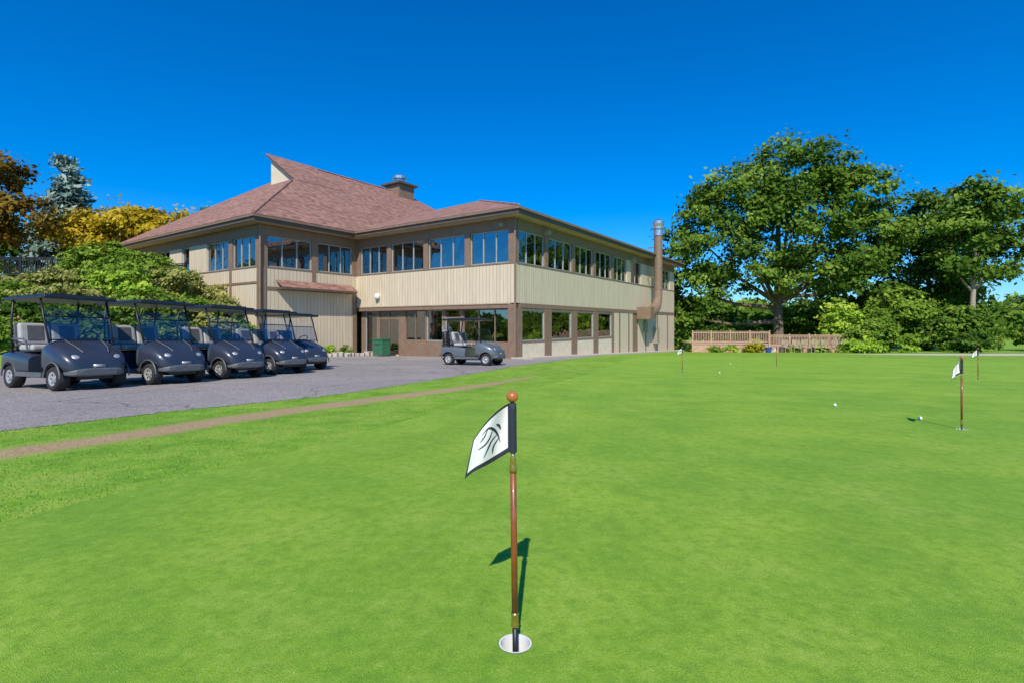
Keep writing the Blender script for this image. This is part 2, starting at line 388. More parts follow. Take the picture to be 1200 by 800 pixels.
# ------------------------------------------------------------ clubhouse
th=math.atan2(.825,.565)
club=empty('clubhouse',(.14,27.25,0),th,tilt=False)
acc={k:Acc() for k in ('siding','trim','frame','glass','interior','intfloor','curtain','soffit','trim_dark','siding_base')}
def fb(key,ax,c,s0,s1,d0,d1,z0,z1):
    A=acc[key]
    if ax=='x': A.box(c+d0,c+d1,s0,s1,z0,z1)
    else: A.box(s0,s1,c+d0,c+d1,z0,z1)
rw=random.Random(5)
def window(ax,c,s0,s1,z0,z1,n=3,rec=.12,curt=True,fr='frame'):
    w=.05
    fb('glass',ax,c,s0+w,s1-w,rec+.02,rec+.028,z0+w,z1-w)
    fb(fr,ax,c,s0,s1,rec-.03,rec+.06,z0,z0+w); fb(fr,ax,c,s0,s1,rec-.03,rec+.06,z1-w,z1)
    for i in range(n+1):
        s=s0+(s1-s0)*i/n
        a=max(s0,s-w/2) if i else s0; b=a+w
        if i==n: b=s1; a=s1-w
        fb(fr,ax,c,a,b,rec-.028,rec+.058,z0+w,z1-w)
    if curt:
        for i in range(n):
            a=s0+(s1-s0)*i/n; b=s0+(s1-s0)*(i+1)/n
            r=rw.random()
            if r<.35: fb('curtain',ax,c,a+.08,a+.08+(b-a)*rw.uniform(.15,.4),rec+.25,rec+.28,z0,z1)
            elif r<.6: fb('curtain',ax,c,a+.05,b-.05,rec+.25,rec+.28,z1-(z1-z0)*rw.uniform(.15,.4),z1)
def upper(ax,c,S0,S1,bays,solid,off0=0,zb=2.08):
    fb('siding',ax,c,S0+off0,S1,0,.25,zb,4.22)
    fb('trim',ax,c,S0+off0,S1,-.03,.22,4.223,4.30)
    fb('trim',ax,c,S0+off0,S1,-.02,.25,6.12,6.715)
    cur=S0+off0
    for (a,b,n) in bays:
        isS=any(abs(cur-q)<.01 for q in solid)
        if a-cur>.01: fb('siding' if isS else 'trim',ax,c,cur,a,0 if isS else -.012,.25,4.303,6.117)
        window(ax,c,a,b,4.303,6.117,n)
        cur=b
    if S1-cur>.01: fb('siding' if any(abs(cur-q)<.01 for q in solid) else 'trim',ax,c,cur,S1,0 if any(abs(cur-q)<.01 for q in solid) else -.012,.25,4.303,6.117)
upper('x',0,0,13.14,[(.40,3.1,3),(3.5,6.4,3),(6.8,9.7,3),(10.1,12.75,3)],[])
upper('y',0,0,28.85,[(.40,3.2,3),(3.6,6.7,3),(7.1,9.9,3),(10.3,13.1,3),(13.5,16.2,3),(17.0,19.4,2),(23.0,27.4,4)],[16.2,19.4,27.4],off0=.25)
upper('y',13.14,-6.79,0,[(-6.35,-3.45,3),(-3.0,-.35,3)],[],zb=-2.2)
upper('x',-6.79,13.14,31.8,[(13.65,16.3,3),(16.75,19.6,3),(22.0,23.1,1),(25,28,3)],[19.6,23.1,28],off0=.25,zb=-2.2)
fb('trim','y',13.14,-6.80,-6.45,-.05,-.003,-2,4.22); fb('trim','x',-6.79,13.09,13.45,-.05,-.003,-2,4.22)
fb('trim','y',13.14,-3.45,-3.2,-.04,-.003,3.2,4.22); fb('trim','y',13.14,-6.44,-.02,-.045,-.003,2.95,3.12)
fb('trim','x',-6.79,16.35,16.6,-.04,-.003,-1,4.22); fb('trim','x',-6.79,13.46,31.8,-.045,-.003,3.3,3.42)
fb('trim','y',13.14,-.35,-.02,-.05,-.003,-2,2.9)
R=.4; W='x'
fb('trim',W,0,0,13.1,R-.36,R-.02,1.80,2.02)
fb('soffit',W,0,0.26,13.1,.0,1.0,2.03,2.075)
fb('trim',W,0,0,.42,-.03,.5,-2.2,2.02)
lw=[(.5,3.95,3,-.1),(5.6,6.9,1,-.1),(7.0,8.8,2,-.1),(11.5,12.7,1,-.95)]
prev=.42
segs=[(.5,3.95),(4.15,5.35),(5.6,6.9),(7.0,8.8),(9.4,11.3),(11.5,12.7)]
for a,b in segs:
    fb('trim',W,0,prev,a,R,R+.2,-2.2,1.80); prev=b
fb('trim',W,0,prev,13.12,R,R+.2,-2.2,1.80)
for (a,b,n,z0) in lw:
    window(W,0,a,b,z0,1.78,n,rec=R+.06,fr='trim' if n!=1 else 'frame')
    fb('trim',W,0,a,b,R+.02,R+.2,-2.2,z0-.003)
for (a,b,n) in ((4.15,5.35,1),(9.4,11.3,2)):
    window(W,0,a,b,-1.05,1.3,n,rec=R+.05,curt=False,fr='frame' if n==1 else 'trim'); window(W,0,a,b,1.303,1.78,n,rec=R+.05,curt=False,fr='trim')
    fb('siding_base',W,0,a,b,R+.02,R+.3,-2.3,-1.053)
W='y'
bays=[(.75,3.2),(4.0,6.6),(7.4,9.9),(10.7,13.1)]
fb('trim',W,0,.5,28.85,-.03,.2,1.83,2.07)
prev=.52
for a,b in bays:
    fb('trim',W,0,prev,a,-.015,.2,-2.2,1.828); window(W,0,a,b,.0,1.7,1,rec=.08)
    fb('trim',W,0,a,b,.0,.2,1.703,1.828); fb('siding_base',W,0,a,b,.02,.2,-2.3,-.10); fb('trim',W,0,a,b,-.01,.2,-.097,-.003); prev=b
fb('trim',W,0,prev,13.5,-.015,.2,-2.2,1.828)
fb('siding',W,0,13.5,17.4,0,.2,-2.3,1.828); fb('trim',W,0,17.4,18.7,.05,.2,-2.3,1.828); fb('siding',W,0,18.7,28.85,0,.2,-2.3,1.828)
for s in (14.5,16.4,20.4,23.5,26.5): fb('trim',W,0,s,s+.22,-.03,-.003,-2.3,1.828)
acc['siding'].box(28.6,28.84,.26,23,-2.3,6.7); acc['siding'].box(-6.5,24,31.55,31.79,-2.3,6.7); acc['siding'].box(23.5,23.75,23.0,31.5,-2.3,6.7)
acc['interior'].box(6,6.1,6,12.9,-2,6.7); acc['interior'].box(6,28.5,6,6.1,-2,6.7)
acc['interior'].box(-2,-1.9,16,31,-2,6.7); acc['interior'].box(-2,6,16,16.1,-2,6.7)
acc['intfloor'].box(.26,28.5,.26,12.8,2.2,2.6); acc['intfloor'].box(-6.5,0,13.4,31,2.7,2.9); acc['intfloor'].box(.7,28,.3,12.8,-2.2,-1.2)
for i in range(18):
    x=rw.uniform(1,5); y=rw.uniform(1,12); acc['curtain'].box(x,x+.5,y,y+.5,2.6,rw.uniform(3.6,4.6))
for i in range(14):
    x=rw.uniform(1,26); y=rw.uniform(1,4.5); acc['trim'].box(x,x+.6,y,y+.4,2.6,rw.uniform(3.6,4.9))
for i in range(14):
    y=rw.uniform(.8,12); x=rw.uniform(1.2,4.5); acc['siding_base'].box(x,x+.5,y,y+.6,-1.2,rw.uniform(-.4,.6))
def eave(x0,x1,y0,y1,zs):
    acc['soffit'].box(x0+.1,x1-.1,y0+.1,y1-.1,zs,zs+.02)
    t=.12
    for (a,b,c,d) in ((x0,x1,y0,y0+t),(x0,x1,y1-t,y1),(x0,x0+t,y0+t,y1-t),(x1-t,x1,y0+t,y1-t)):
        acc['trim_dark'].box(a,b,c,d,6.73,7.06)
eave(-.8,29.65,-.8,23.2,6.72); eave(-7.59,24,12.34,32.6,6.745)
acc['trim'].box(-.9,-.803,-.9,12.2,6.93,7.05); acc['trim'].box(-.8,29.7,-.9,-.803,6.93,7.05)
acc['trim'].box(-7.69,-7.593,12.24,32.6,6.93,7.05); acc['trim'].box(-7.59,-.9,12.24,12.337,6.93,7.05)
for k,A in acc.items():
    if A.v: A.make({'siding':'walls','trim':'brown_trim','frame':'window_frames','glass':'window_glass','interior':'inner_walls','intfloor':'floors','curtain':'blinds','soffit':'soffits','trim_dark':'fascia','siding_base':'base_walls'}[k],M[k],club)
def hip(A,x0,x1,y0,y1,z,p):
    h=(y1-y0)/2; zr=z+p*h; ym=(y0+y1)/2
    a,b,c,d=(x0,y0,z),(x1,y0,z),(x1,y1,z),(x0,y1,z); r0=(x0+h,ym,zr); r1=(x1-h,ym,zr)
    A.poly([a,b,r1,r0]); A.poly([b,c,r1]); A.poly([c,d,r0,r1]); A.poly([d,a,r0])
    A.poly([d,c,b,a])
A=Acc(); hip(A,-.86,29.7,-.86,23.26,7.075,.36); hip(A,-7.66,24.06,12.28,32.66,7.085,.68)
def zm(y): return 7.085+.68*(y-12.28)
def slab(A,x0,x1,y0,y1,dz,t):
    n=len(A.v)
    for z_ in (dz,dz-t):
        A.v+=[(x0,y0,zm(y0)+z_),(x1,y0,zm(y0)+z_),(x1,y1,zm(y1)+z_),(x0,y1,zm(y1)+z_)]
    A.f+=[(n,n+1,n+2,n+3),(n+7,n+6,n+5,n+4),(n,n+4,n+5,n+1),(n+1,n+5,n+6,n+2),(n+2,n+6,n+7,n+3),(n+3,n+7,n+4,n)]
slab(A,-1.05,3.2,18.9,22.7,.06,.05)
A.poly([(-5.9,13.10,3.55),(-5.9,12.35,3.1),(-.5,12.35,3.1),(-.5,13.10,3.55)])
A.make('shingle_roof',M['roof'],club)
A=Acc(); slab(A,-1.02,3.2,18.95,22.68,.005,.16); 
A.box(-5.85,-.55,12.36,13.08,2.98,3.09)
A.make('eave_boards',M['trim_dark'],club)
GX0=-.75; zf=7.085+.68*(GX0+7.66)-.1
A=Acc(); A.v+=[(GX0,18.9,zf),(GX0,22.45,zf),(GX0,22.45,zm(22.45)-.16),(2.6,22.45,zf),(2.6,22.45,zm(22.45)-.16)]; A.f+=[(0,2,1),(1,2,4,3)]
A.make('gable_wall',M['siding_base'],club)
A=Acc()
A.tube([(2.53,22.47,14.02),(13.87,22.47,14.02)],.09,8); A.tube([(-7.6,12.34,7.12),(-1.4,18.6,11.38)],.08,8); A.tube([(-.8,-.8,7.1),(11.2,11.2,11.42)],.08,8)
A.make('ridge_caps',M['roof'],club)
A=Acc(); A.box(11.6,13.6,21.4,23.4,12.6,14.6); A.make('chimney_box',M['trim'],club)
A=Acc(); A.box(11.3,13.9,21.1,23.7,14.6,14.8); A.box(11.9,13.3,21.7,23.1,14.8,14.95); A.make('chimney_cap',M['trim_dark'],club)
A=Acc(); A.lathe([(.0,14.9),(.5,14.9),(.5,15.3),(.7,15.35),(.7,15.6),(.4,15.75),(0.001,15.8)],c=(12.6,22.4,0),n=18); A.make('chimney_vent',M['metal'],club,sm=False)
A=Acc(); A.tube([(21,-.95,8.6),(21,-.95,3.8),(20.9,-.95,3.1),(20.5,-.95,2.5),(19.9,-.9,2.1),(19.2,-.8,1.9)],[.36,.36,.37,.42,.48,.5],16)
for z in (5,6.5,7.6): A.box(20.95,21.05,-.6,0,z,z+.1)
A.box(18.3,19.3,-1.2,-.01,1.35,2.35)
A.make('exhaust_duct',M['trim'],club)
A=Acc(); A.lathe([(.36,8.6),(.42,8.62),(.42,9.2),(.55,9.22),(.55,9.34),(.42,9.4),(.5,9.65),(.5,9.9),(.15,10.1),(.001,10.1)],c=(21,-.95,0),n=18); A.make('duct_cap',M['metal'],club)
A=Acc(); A.lathe([(.001,-.2),(.16,-.17),(.2,0),(.16,.17),(.001,.2)],c=(-.12,10.9,2.75),n=14); A.make('wall_light',M['cup'],club,sm=True)
A=Acc()
A.box(-.3,-.01,.6,.85,6.25,6.42); A.box(3.0,3.25,-.4,-.01,6.2,6.4); A.box(16.9,17.2,-.35,-.01,5.9,6.3); A.box(19.9,20.4,-.25,-.01,.2,1.2); A.box(22.4,23.0,-.4,-.01,-.8,.6)
A.make('fixtures',M['box'],club)
A=Acc(); 
for (x,y) in ((-.08,-.08),(-6.88,13.0)): A.tube([(x,y,6.7),(x,y,-1.6)],.055,8)
A.make('downspouts',M['trim'],club)
def loc2w(a,b): return (.14+.565*a-.825*b,27.25+.825*a+.565*b)
sheet('sidewalk',[loc2w(-.2,.1),loc2w(-.2,-1.3),loc2w(30,-1.3),loc2w(30,.1)],.09,M['concrete'],thick=.1)
A=Acc(); rs=random.Random(9)
for i in range(26):
    a=-8.6+ i*.34; x,y=loc2w(a,11.2+.12*math.sin(i)); r=rs.uniform(.14,.2); z=SL*y
    A.box(x-r,x+r,y-.14,y+.14,z-.05,z+rs.uniform(.18,.3))
A.make('stone_edging',M['stone'],bev=.04)
b0=loc2w(-.9,9.6); e=empty('trash_bin',(b0[0],b0[1],SL*b0[1]),th-math.pi/2)
A=Acc(); A.box(-.42,.42,-.36,.36,.06,1.0); A.make('bin_body',M['bin'],e,bev=.04)
A=Acc(); A.box(-.45,.45,-.4,.4,1.0,1.1); A.box(-.3,.3,-.41,-.38,.75,.9); A.make('bin_lid',M['bin'],e,bev=.03)
# ------------------------------------------------------------ golf carts
M['cart']=simple('cart_body_paint',(.030,.038,.060),.32,var=.05,coat=.5); M['cart_silver']=simple('cart_silver_paint',(.13,.145,.165),.3,.2,var=.05,coat=.6)
M['cart_grey']=simple('cart_grey_plastic',(.10,.11,.12),.5); M['seat']=simple('seat_vinyl',(.40,.39,.37),.5,var=.06); M['seat_dark']=simple('seat_vinyl_dark',(.10,.10,.11),.5); M['tyre']=simple('tyre_rubber',(.022,.022,.022),.85)
M['hub']=simple('wheel_hub',(.52,.52,.51),.35,.5); M['shield']=glass_mat('windshield_acrylic',(.66,.69,.72),.13,.12,.1); M['canopy']=simple('canopy_plastic',(.012,.014,.02),.4,coat=.2)
def cut_arches(o,cuts):
    tmp=[]
    for (x,z,r) in cuts:
        for sy in (-1,1):
            A=Acc(); A.lathe([(.001,-.35),(r,-.35),(r,.35),(.001,.35)],axis='Y',c=(x,sy*.62,z),n=28)
            c=A.make('cut',M['black']); tmp.append(c)
            bm=bmesh.new(); bm.from_mesh(c.data); bmesh.ops.remove_doubles(bm,verts=bm.verts,dist=.003); bmesh.ops.recalc_face_normals(bm,faces=bm.faces); bm.to_mesh(c.data); bm.free()
            md=o.modifiers.new('b','BOOLEAN'); md.object=c; md.operation='DIFFERENCE'; md.solver='EXACT'
    bm=bmesh.new(); bm.from_mesh(o.data); bmesh.ops.recalc_face_normals(bm,faces=bm.faces); bm.to_mesh(o.data); bm.free()
    bpy.context.view_layer.update()
    dg_=bpy.context.evaluated_depsgraph_get(); me=bpy.data.meshes.new_from_object(o.evaluated_get(dg_))
    o.modifiers.clear(); o.data=me
    for t in tmp: bpy.data.objects.remove(t)
def bake(o):
    bpy.context.view_layer.update(); dg_=bpy.context.evaluated_depsgraph_get(); me=bpy.data.meshes.new_from_object(o.evaluated_get(dg_)); o.modifiers.clear(); o.data=me
parts=[]
def part(o,bk=True):
    if bk and o.modifiers: bake(o)
    parts.append((o.name.split('.')[0],o.data)); bpy.data.objects.remove(o)
def rbox(A,c,s,rot=0):
    n=len(A.v); A.box(-s[0]/2,s[0]/2,-s[1]/2,s[1]/2,-s[2]/2,s[2]/2)
    Mx=Matrix.Translation(c)@Matrix.Rotation(rot,4,'Y')
    for i in range(n,len(A.v)): A.v[i]=tuple(Mx@Vector(A.v[i]))
def finish_shell(o,m):
    o.data.materials.clear(); o.data.materials.append(m)
    o.data.polygons.foreach_set('use_smooth',[True]*len(o.data.polygons)); o.data.set_sharp_from_angle(angle=math.radians(35)); part(o,False)
A=Acc(); A.loft([(.36,.54,.28,.86),(.40,.565,.27,.93),(.50,.575,.27,.955),(.62,.575,.27,.93),(.78,.57,.28,.865),(.95,.55,.29,.79),(1.08,.51,.30,.70),(1.17,.45,.31,.60),(1.22,.36,.34,.50)],36,3.6)
o=A.make('front_cowl',M['cart'],sm=True); cut_arches(o,[(.82,.24,.285)]); finish_shell(o,M['cart'])
A=Acc(); A.loft([(-1.22,.50,.36,.66),(-1.18,.56,.32,.72),(-1.0,.585,.30,.745),(-.6,.585,.28,.735),(-.2,.575,.27,.70),(-.08,.56,.27,.66)],36,5)
o=A.make('rear_body',M['cart'],sm=True); cut_arches(o,[(-.83,.24,.285)]); finish_shell(o,M['cart'])
A=Acc(); A.box(-.15,.45,-.56,.56,.25,.31); rbox(A,(.42,0,.5),(.05,1.0,.5),-.25); A.box(-1.25,1.1,-.3,.3,.2,.28)
A.tube([(.82,-.45,.225),(.82,.45,.225)],.03,8); A.tube([(-.83,-.45,.225),(-.83,.45,.225)],.04,8)
part(A.make('chassis_floor',M['black'],bev=.01))
A=Acc(); A.loft([(1.02,.50,.27,.37),(1.16,.46,.26,.40),(1.245,.38,.27,.42),(1.27,.28,.29,.40)],24,4)
A.box(-1.3,-1.2,-.5,.5,.34,.42)
A.tube([(.62,-.30,.945),(.80,-.28,.875),(.97,-.25,.80),(1.09,-.21,.715)],.010,6); A.tube([(.62,.30,.945),(.80,.28,.875),(.97,.25,.80),(1.09,.21,.715)],.010,6)
for x in (.82,-.83):
    for sy in (-1,1):
        A.tube([(x+.292*math.cos(t),sy*.572,.24+.292*math.sin(t)) for t in [math.pi*(i/12) for i in range(13)]],.016,6)
for sy in (-1,1): A.box(-.5,.5,sy*.585-.02,sy*.585+.02,.25,.34)
part(A.make('bumper_trim',M['cart_grey'],sm=False,bev=.004))
A=Acc(); A2=Acc()
for sy in (-.26,.26):
    rbox(A,(-.35,sy,.80),(.54,.50,.12)); rbox(A,(-.66,sy,1.07),(.12,.50,.44),-.2)
    rbox(A2,(-.35,sy,.868),(.36,.26,.012)); rbox(A2,(-.597,sy,1.09),(.012,.26,.30),-.2)
part(A.make('seats',M['seat'],bev=.045)); part(A2.make('seat_inserts',M['seat_dark'],bev=.004))
A=Acc(); rbox(A,(-.745,0,1.05),(.035,1.06,.46),-.2); 
for sy in (-1,1):
    A.tube([(-.15,sy*.55,.74),(-.18,sy*.57,.93),(-.3,sy*.57,.97),(-.7,sy*.57,.97)],.018,8)
part(A.make('seat_backs',M['cart_grey'],bev=.01))
A=Acc()
for sy in (-1,1):
    A.tube([(.60,sy*.53,.90),(.40,sy*.545,1.40),(.27,sy*.545,1.74)],.020,8)
    A.tube([(-.80,sy*.53,.70),(-.86,sy*.54,1.3),(-.80,sy*.545,1.74)],.020,8)
    A.tube([(-.95,sy*.4,.70),(-1.1,sy*.4,1.0)],.015,8)
A.tube([(-1.1,-.4,1.0),(-1.1,.4,1.0)],.015,8); A.tube([(-.83,-.5,1.28),(-.83,.5,1.28)],.018,8)
A.tube([(.42,.26,.72),(.2,.26,.98)],.022,8)
ring=[]
for i in range(21):
    t=math.tau*i/20; ring.append((Vector((0,math.cos(t)*.17,math.sin(t)*.17))))
R_=Matrix.Translation((.2,.26,.98))@Matrix.Rotation(.65,4,'Y')
A.tube([tuple(R_@p) for p in ring],.014,8,cap=False)
A.tube([tuple(R_@Vector((0,-.16,0))),tuple(R_@Vector((0,.16,0)))],.012,6)
A.box(-1.24,-1.0,-.42,.42,.74,.78)
part(A.make('frame_struts',M['black'],sm=True))
A=Acc(); A.box(-1.10,.56,-.61,.61,1.735,1.805); o=A.make('canopy_roof',M['canopy'],bev=.03)
part(o)
A=Acc(); A.box(-.95,.42,-.48,.48,1.80,1.835); part(A.make('canopy_top',M['canopy'],bev=.014))
A=Acc()
A.poly([(.585,-.52,.955),(.585,.52,.955),(.402,.53,1.395),(.402,-.53,1.395)])
part(A.make('windshield',M['shield']))
M['shield2']=glass_mat('windshield_clear',(.88,.90,.92),.04,.03,.1)
A=Acc(); A.poly([(.395,-.53,1.405),(.395,.53,1.405),(.285,.53,1.70),(.285,-.53,1.70)]); part(A.make('windshield_upper',M['shield2']))
A=Acc(); A.tube([(.40,-.53,1.40),(.40,.53,1.40)],.013,6); A.tube([(.59,-.52,.95),(.59,.52,.95)],.015,6); part(A.make('windshield_rail',M['black']))
A=Acc(); H=Acc(); D=Acc()
for x in (.82,-.83):
    for sy in (-1,1):
        y=sy*.47
        A.lathe([(.13,-.09),(.17,-.105),(.205,-.10),(.225,-.07),(.228,0),(.225,.07),(.205,.10),(.17,.105),(.13,.09),(.13,-.09)],axis='Y',c=(x,y,.228),n=30)
        H.lathe([(.001,sy*.08),(.035,sy*.085),(.05,sy*.06),(.105,sy*.075),(.132,sy*.095),(.136,sy*.09),(.136,0)],axis='Y',c=(x,y,.228),n=30)
        for k in range(6):
            t=math.tau*k/6; D.lathe([(.001,sy*.075),(.017,sy*.075),(.017,sy*.06)],axis='Y',c=(x+.085*math.cos(t),y,.228+.085*math.sin(t)),n=8)
part(A.make('tyres',M['tyre'],sm=True)); part(H.make('wheel_hubs',M['hub'],sm=True)); part(D.make('hub_slots',M['black']))
A=Acc()
for sy in (-1,1): A.loft([(1.02,.001,.60,.62),(1.06,.07,.585,.665),(1.10,.085,.565,.655),(1.15,.06,.55,.62),(1.17,.01,.58,.6)],16,2.4)
n=len(A.v)//2
for i in range(n): A.v[i]=(A.v[i][0]-.01,A.v[i][1]-.33,A.v[i][2]+.02)
for i in range(n,2*n): A.v[i]=(A.v[i][0]-.01,A.v[i][1]+.33,A.v[i][2]+.02)
A.box(1.215,1.235,-.1,.1,.43,.49)
part(A.make('headlights',M['hub'],sm=True))
def cart(wx,wy,ang,mat=None,bags=False):
    Fd=Vector((math.cos(ang),math.sin(ang))); Lf=Vector((-Fd.y,Fd.x))
    O=Vector((wx,wy))-.82*Fd+.47*Lf
    e=empty('golf_cart',(O.x,O.y,SL*O.y+.005),ang)
    for nme,me in parts:
        if mat and nme in('front_cowl','rear_body'):
            me=me.copy(); me.materials.clear(); me.materials.append(mat)
        o=link(bpy.data.objects.new(nme,me)); o.parent=e
    if bags:
        for sy,mm in ((-.24,M['black']),(.22,M['cart_grey'])):
            A=Acc(); A.tube([(-1.12,sy,.55),(-1.13,sy,.8),(-1.17,sy,1.25),(-1.18,sy,1.3)],[.12,.135,.14,.12],14)
            A.make('golf_bag',mm,e,sm=True)
            A=Acc()
            for k in range(6):
                dx,dy=rs.uniform(-.07,.07),rs.uniform(-.07,.07); z=rs.uniform(1.38,1.5)
                A.tube([(-1.17+dx*.6,sy+dy*.6,1.2),(-1.2+dx,sy+dy,z)],.008,5); A.lathe([(.001,-.03),(.035,0),(.001,.035)],c=(-1.2+dx,sy+dy,z),n=8)
            A.make('golf_clubs',M['hub'],e)
    return e
rad=math.radians
cart(-8.50,9.42,rad(-25)); cart(-7.72,10.8,rad(-24)); cart(-7.12,12.35,rad(-25)); cart(-6.75,14.1,rad(-27)); cart(-6.85,16.0,rad(-28))
cart(-0.98,19.3,rad(-24),M['cart_silver'],True)
# ------------------------------------------------------------ foliage
def leaf_mesh(name,cent,nrm,size,lv,mat,parent=None,aspect=1.5):
    N=len(cent); rnd=np.random.RandomState(N%1000)
    nrm=nrm/np.linalg.norm(nrm,axis=1,keepdims=True)
    r=rnd.normal(size=(N,3)); a=np.cross(nrm,r); a/=np.linalg.norm(a,axis=1,keepdims=True)+1e-9; b=np.cross(nrm,a)
    s=size*rnd.uniform(.6,1.3,N)[:,None]; a=a*s*aspect*.5; b=b*s*.5
    bend=nrm*s*.15
    V=np.stack([cent-a,cent-b*1.0-bend,cent+a,cent+b*1.0-bend],1).reshape(-1,3)
    me=bpy.data.meshes.new(name); me.vertices.add(4*N); me.vertices.foreach_set('co',V.astype(np.float32).ravel())
    me.loops.add(4*N); me.loops.foreach_set('vertex_index',np.arange(4*N,dtype=np.int32))
    me.polygons.add(N); me.polygons.foreach_set('loop_start',(np.arange(N)*4).astype(np.int32))
    me.update(calc_edges=True)
    at=me.attributes.new('lv','FLOAT','POINT'); at.data.foreach_set('value',np.repeat(np.clip(lv,0,1),4).astype(np.float32))
    me.materials.append(mat); o=link(bpy.data.objects.new(name,me))
    if parent: o.parent=parent
    return o
def foliage(lobes,nclump,nleaf,clump_r,rnd,low=.35):
    C=[];Nn=[];LV=[];clumps=[]
    area=np.array([float(l[3]*l[4]+l[3]*l[5]+l[4]*l[5]) for l in lobes]); area=area/area.sum()
    for l,w in zip(lobes,area):
        n=max(3,int(nclump*w)); c=np.array(l[:3],float); r=np.array(l[3:6],float)
        d=rnd.normal(size=(n,3)); d/=np.linalg.norm(d,axis=1,keepdims=True)
        flip=(d[:,2]<-.3)&(rnd.rand(n)>low); d[flip,2]*=-1
        rr=rnd.uniform(.5,1.1,n)**.7
        p=c+d*r*rr[:,None]
        bright=rnd.normal(0,.2,n)
        for i in range(n):
            m=int(nleaf*rnd.uniform(.4,1.5)); cr=clump_r*rnd.uniform(.55,1.3)
            q=rnd.normal(size=(m,3))*np.array([cr,cr,cr*.55])*.55
            C.append(p[i]+q); Nn.append(d[i]*.8+np.array([0,-.3,.5])+rnd.normal(size=(m,3))*.6)
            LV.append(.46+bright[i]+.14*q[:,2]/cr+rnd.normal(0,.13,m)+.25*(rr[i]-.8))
            clumps.append(p[i])
    return np.concatenate(C),np.concatenate(Nn),np.concatenate(LV),clumps
def tree(name,x,y,lobes,tr,mat,nclump,nleaf,clump_r,leaf,seed,fork=None,bark='bark',z=None,lean=(0,0),twigs=60,low=.35,aspect=1.5):
    rnd=np.random.RandomState(seed); z=float(gz(x,y)) if z is None else z
    e=empty(name,(x,y,z),0,tilt=False)
    C,Nn,LV,cl=foliage(lobes,nclump,nleaf,clump_r,rnd,low)
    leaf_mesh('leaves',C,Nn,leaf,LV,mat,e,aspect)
    if tr>0:
        A=Acc(); f=fork if fork else min(l[2] for l in lobes)
        top=max(l[2] for l in lobes)
        tx,ty=lean
        A.tube([(0,0,-.3),(0.02,0,.3),(tx*.5,ty*.5,f*.5),(tx,ty,f),(tx*1.3,ty*1.2,(f+top)/2),(tx*1.5,ty*1.5,top)],[tr*1.6,tr*1.1,tr*.95,tr*.8,tr*.5,tr*.15],12)
        for l in lobes:
            s=Vector((tx,ty,min(f*rnd.uniform(.85,1.15),max(l[2]-1,f*.6)))); t=Vector(l[:3]); m=s.lerp(t,.5)+Vector((0,0,-.06*(t-s).length))
            A.tube([s,m,t],[tr*.5,tr*.33,tr*.12],8)
            for k in range(max(2,twigs//len(lobes))):
                c=Vector(cl[rnd.randint(len(cl))])
                if (c-t).length<max(l[3:6])*1.15:
                    st=m.lerp(t,rnd.uniform(0,1)); A.tube([st,st.lerp(c,.5)+Vector((0,0,-.2)),c],[tr*.12,tr*.07,tr*.02],5)
        A.make('trunk',M[bark],e,sm=True)
    return e
L={}
L['oak']=leaf_mat('oak_leaves',(.030,.070,.010),(.115,.205,.026),(.29,.40,.065))
L['dark']=leaf_mat('dark_leaves',(.022,.058,.010),(.080,.155,.022),(.19,.28,.05))
L['autumn']=leaf_mat('autumn_leaves',(.06,.035,.010),(.18,.115,.018),(.36,.24,.05))
L['gold']=leaf_mat('gold_leaves',(.14,.11,.008),(.40,.29,.018),(.64,.48,.05))
L['spruce']=leaf_mat('spruce_needles',(.06,.10,.075),(.17,.25,.21),(.36,.46,.40),.1)
L['shrub']=leaf_mat('shrub_leaves',(.05,.11,.012),(.165,.27,.030),(.36,.47,.07))
L['lime']=leaf_mat('lime_leaves',(.14,.26,.02),(.34,.50,.05),(.54,.68,.10))
L['straw']=leaf_mat('meadow_leaves',(.12,.16,.03),(.28,.30,.08),(.52,.48,.16))
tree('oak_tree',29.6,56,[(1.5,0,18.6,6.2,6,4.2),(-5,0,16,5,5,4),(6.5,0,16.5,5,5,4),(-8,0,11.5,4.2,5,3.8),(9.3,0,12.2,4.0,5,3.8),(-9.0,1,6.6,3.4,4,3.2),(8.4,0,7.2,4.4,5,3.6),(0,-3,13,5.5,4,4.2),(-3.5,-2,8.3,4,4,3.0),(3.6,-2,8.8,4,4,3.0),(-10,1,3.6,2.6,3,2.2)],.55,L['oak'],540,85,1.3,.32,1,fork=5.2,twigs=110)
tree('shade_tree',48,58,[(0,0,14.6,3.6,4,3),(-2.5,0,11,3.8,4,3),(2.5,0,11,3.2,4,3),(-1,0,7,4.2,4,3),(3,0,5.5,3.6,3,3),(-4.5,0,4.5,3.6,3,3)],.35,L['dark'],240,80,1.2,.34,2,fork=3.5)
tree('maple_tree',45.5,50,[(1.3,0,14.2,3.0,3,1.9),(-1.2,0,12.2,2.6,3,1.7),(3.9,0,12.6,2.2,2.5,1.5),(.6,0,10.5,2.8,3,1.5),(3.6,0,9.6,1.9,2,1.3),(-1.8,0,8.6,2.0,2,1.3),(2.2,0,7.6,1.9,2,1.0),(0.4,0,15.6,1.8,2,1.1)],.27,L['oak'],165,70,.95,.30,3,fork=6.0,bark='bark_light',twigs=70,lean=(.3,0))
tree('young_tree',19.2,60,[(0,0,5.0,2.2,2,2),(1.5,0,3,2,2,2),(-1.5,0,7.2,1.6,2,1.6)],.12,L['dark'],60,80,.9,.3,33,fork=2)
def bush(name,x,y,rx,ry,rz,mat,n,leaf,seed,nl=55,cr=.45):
    return tree(name,x,y,[(0,0,rz*.75,rx,ry,rz*.9),(rx*.5,0,rz*.55,rx*.6,ry*.7,rz*.6),(-rx*.5,0,rz*.5,rx*.6,ry*.7,rz*.6)],0,mat,n,nl,cr,leaf,seed)
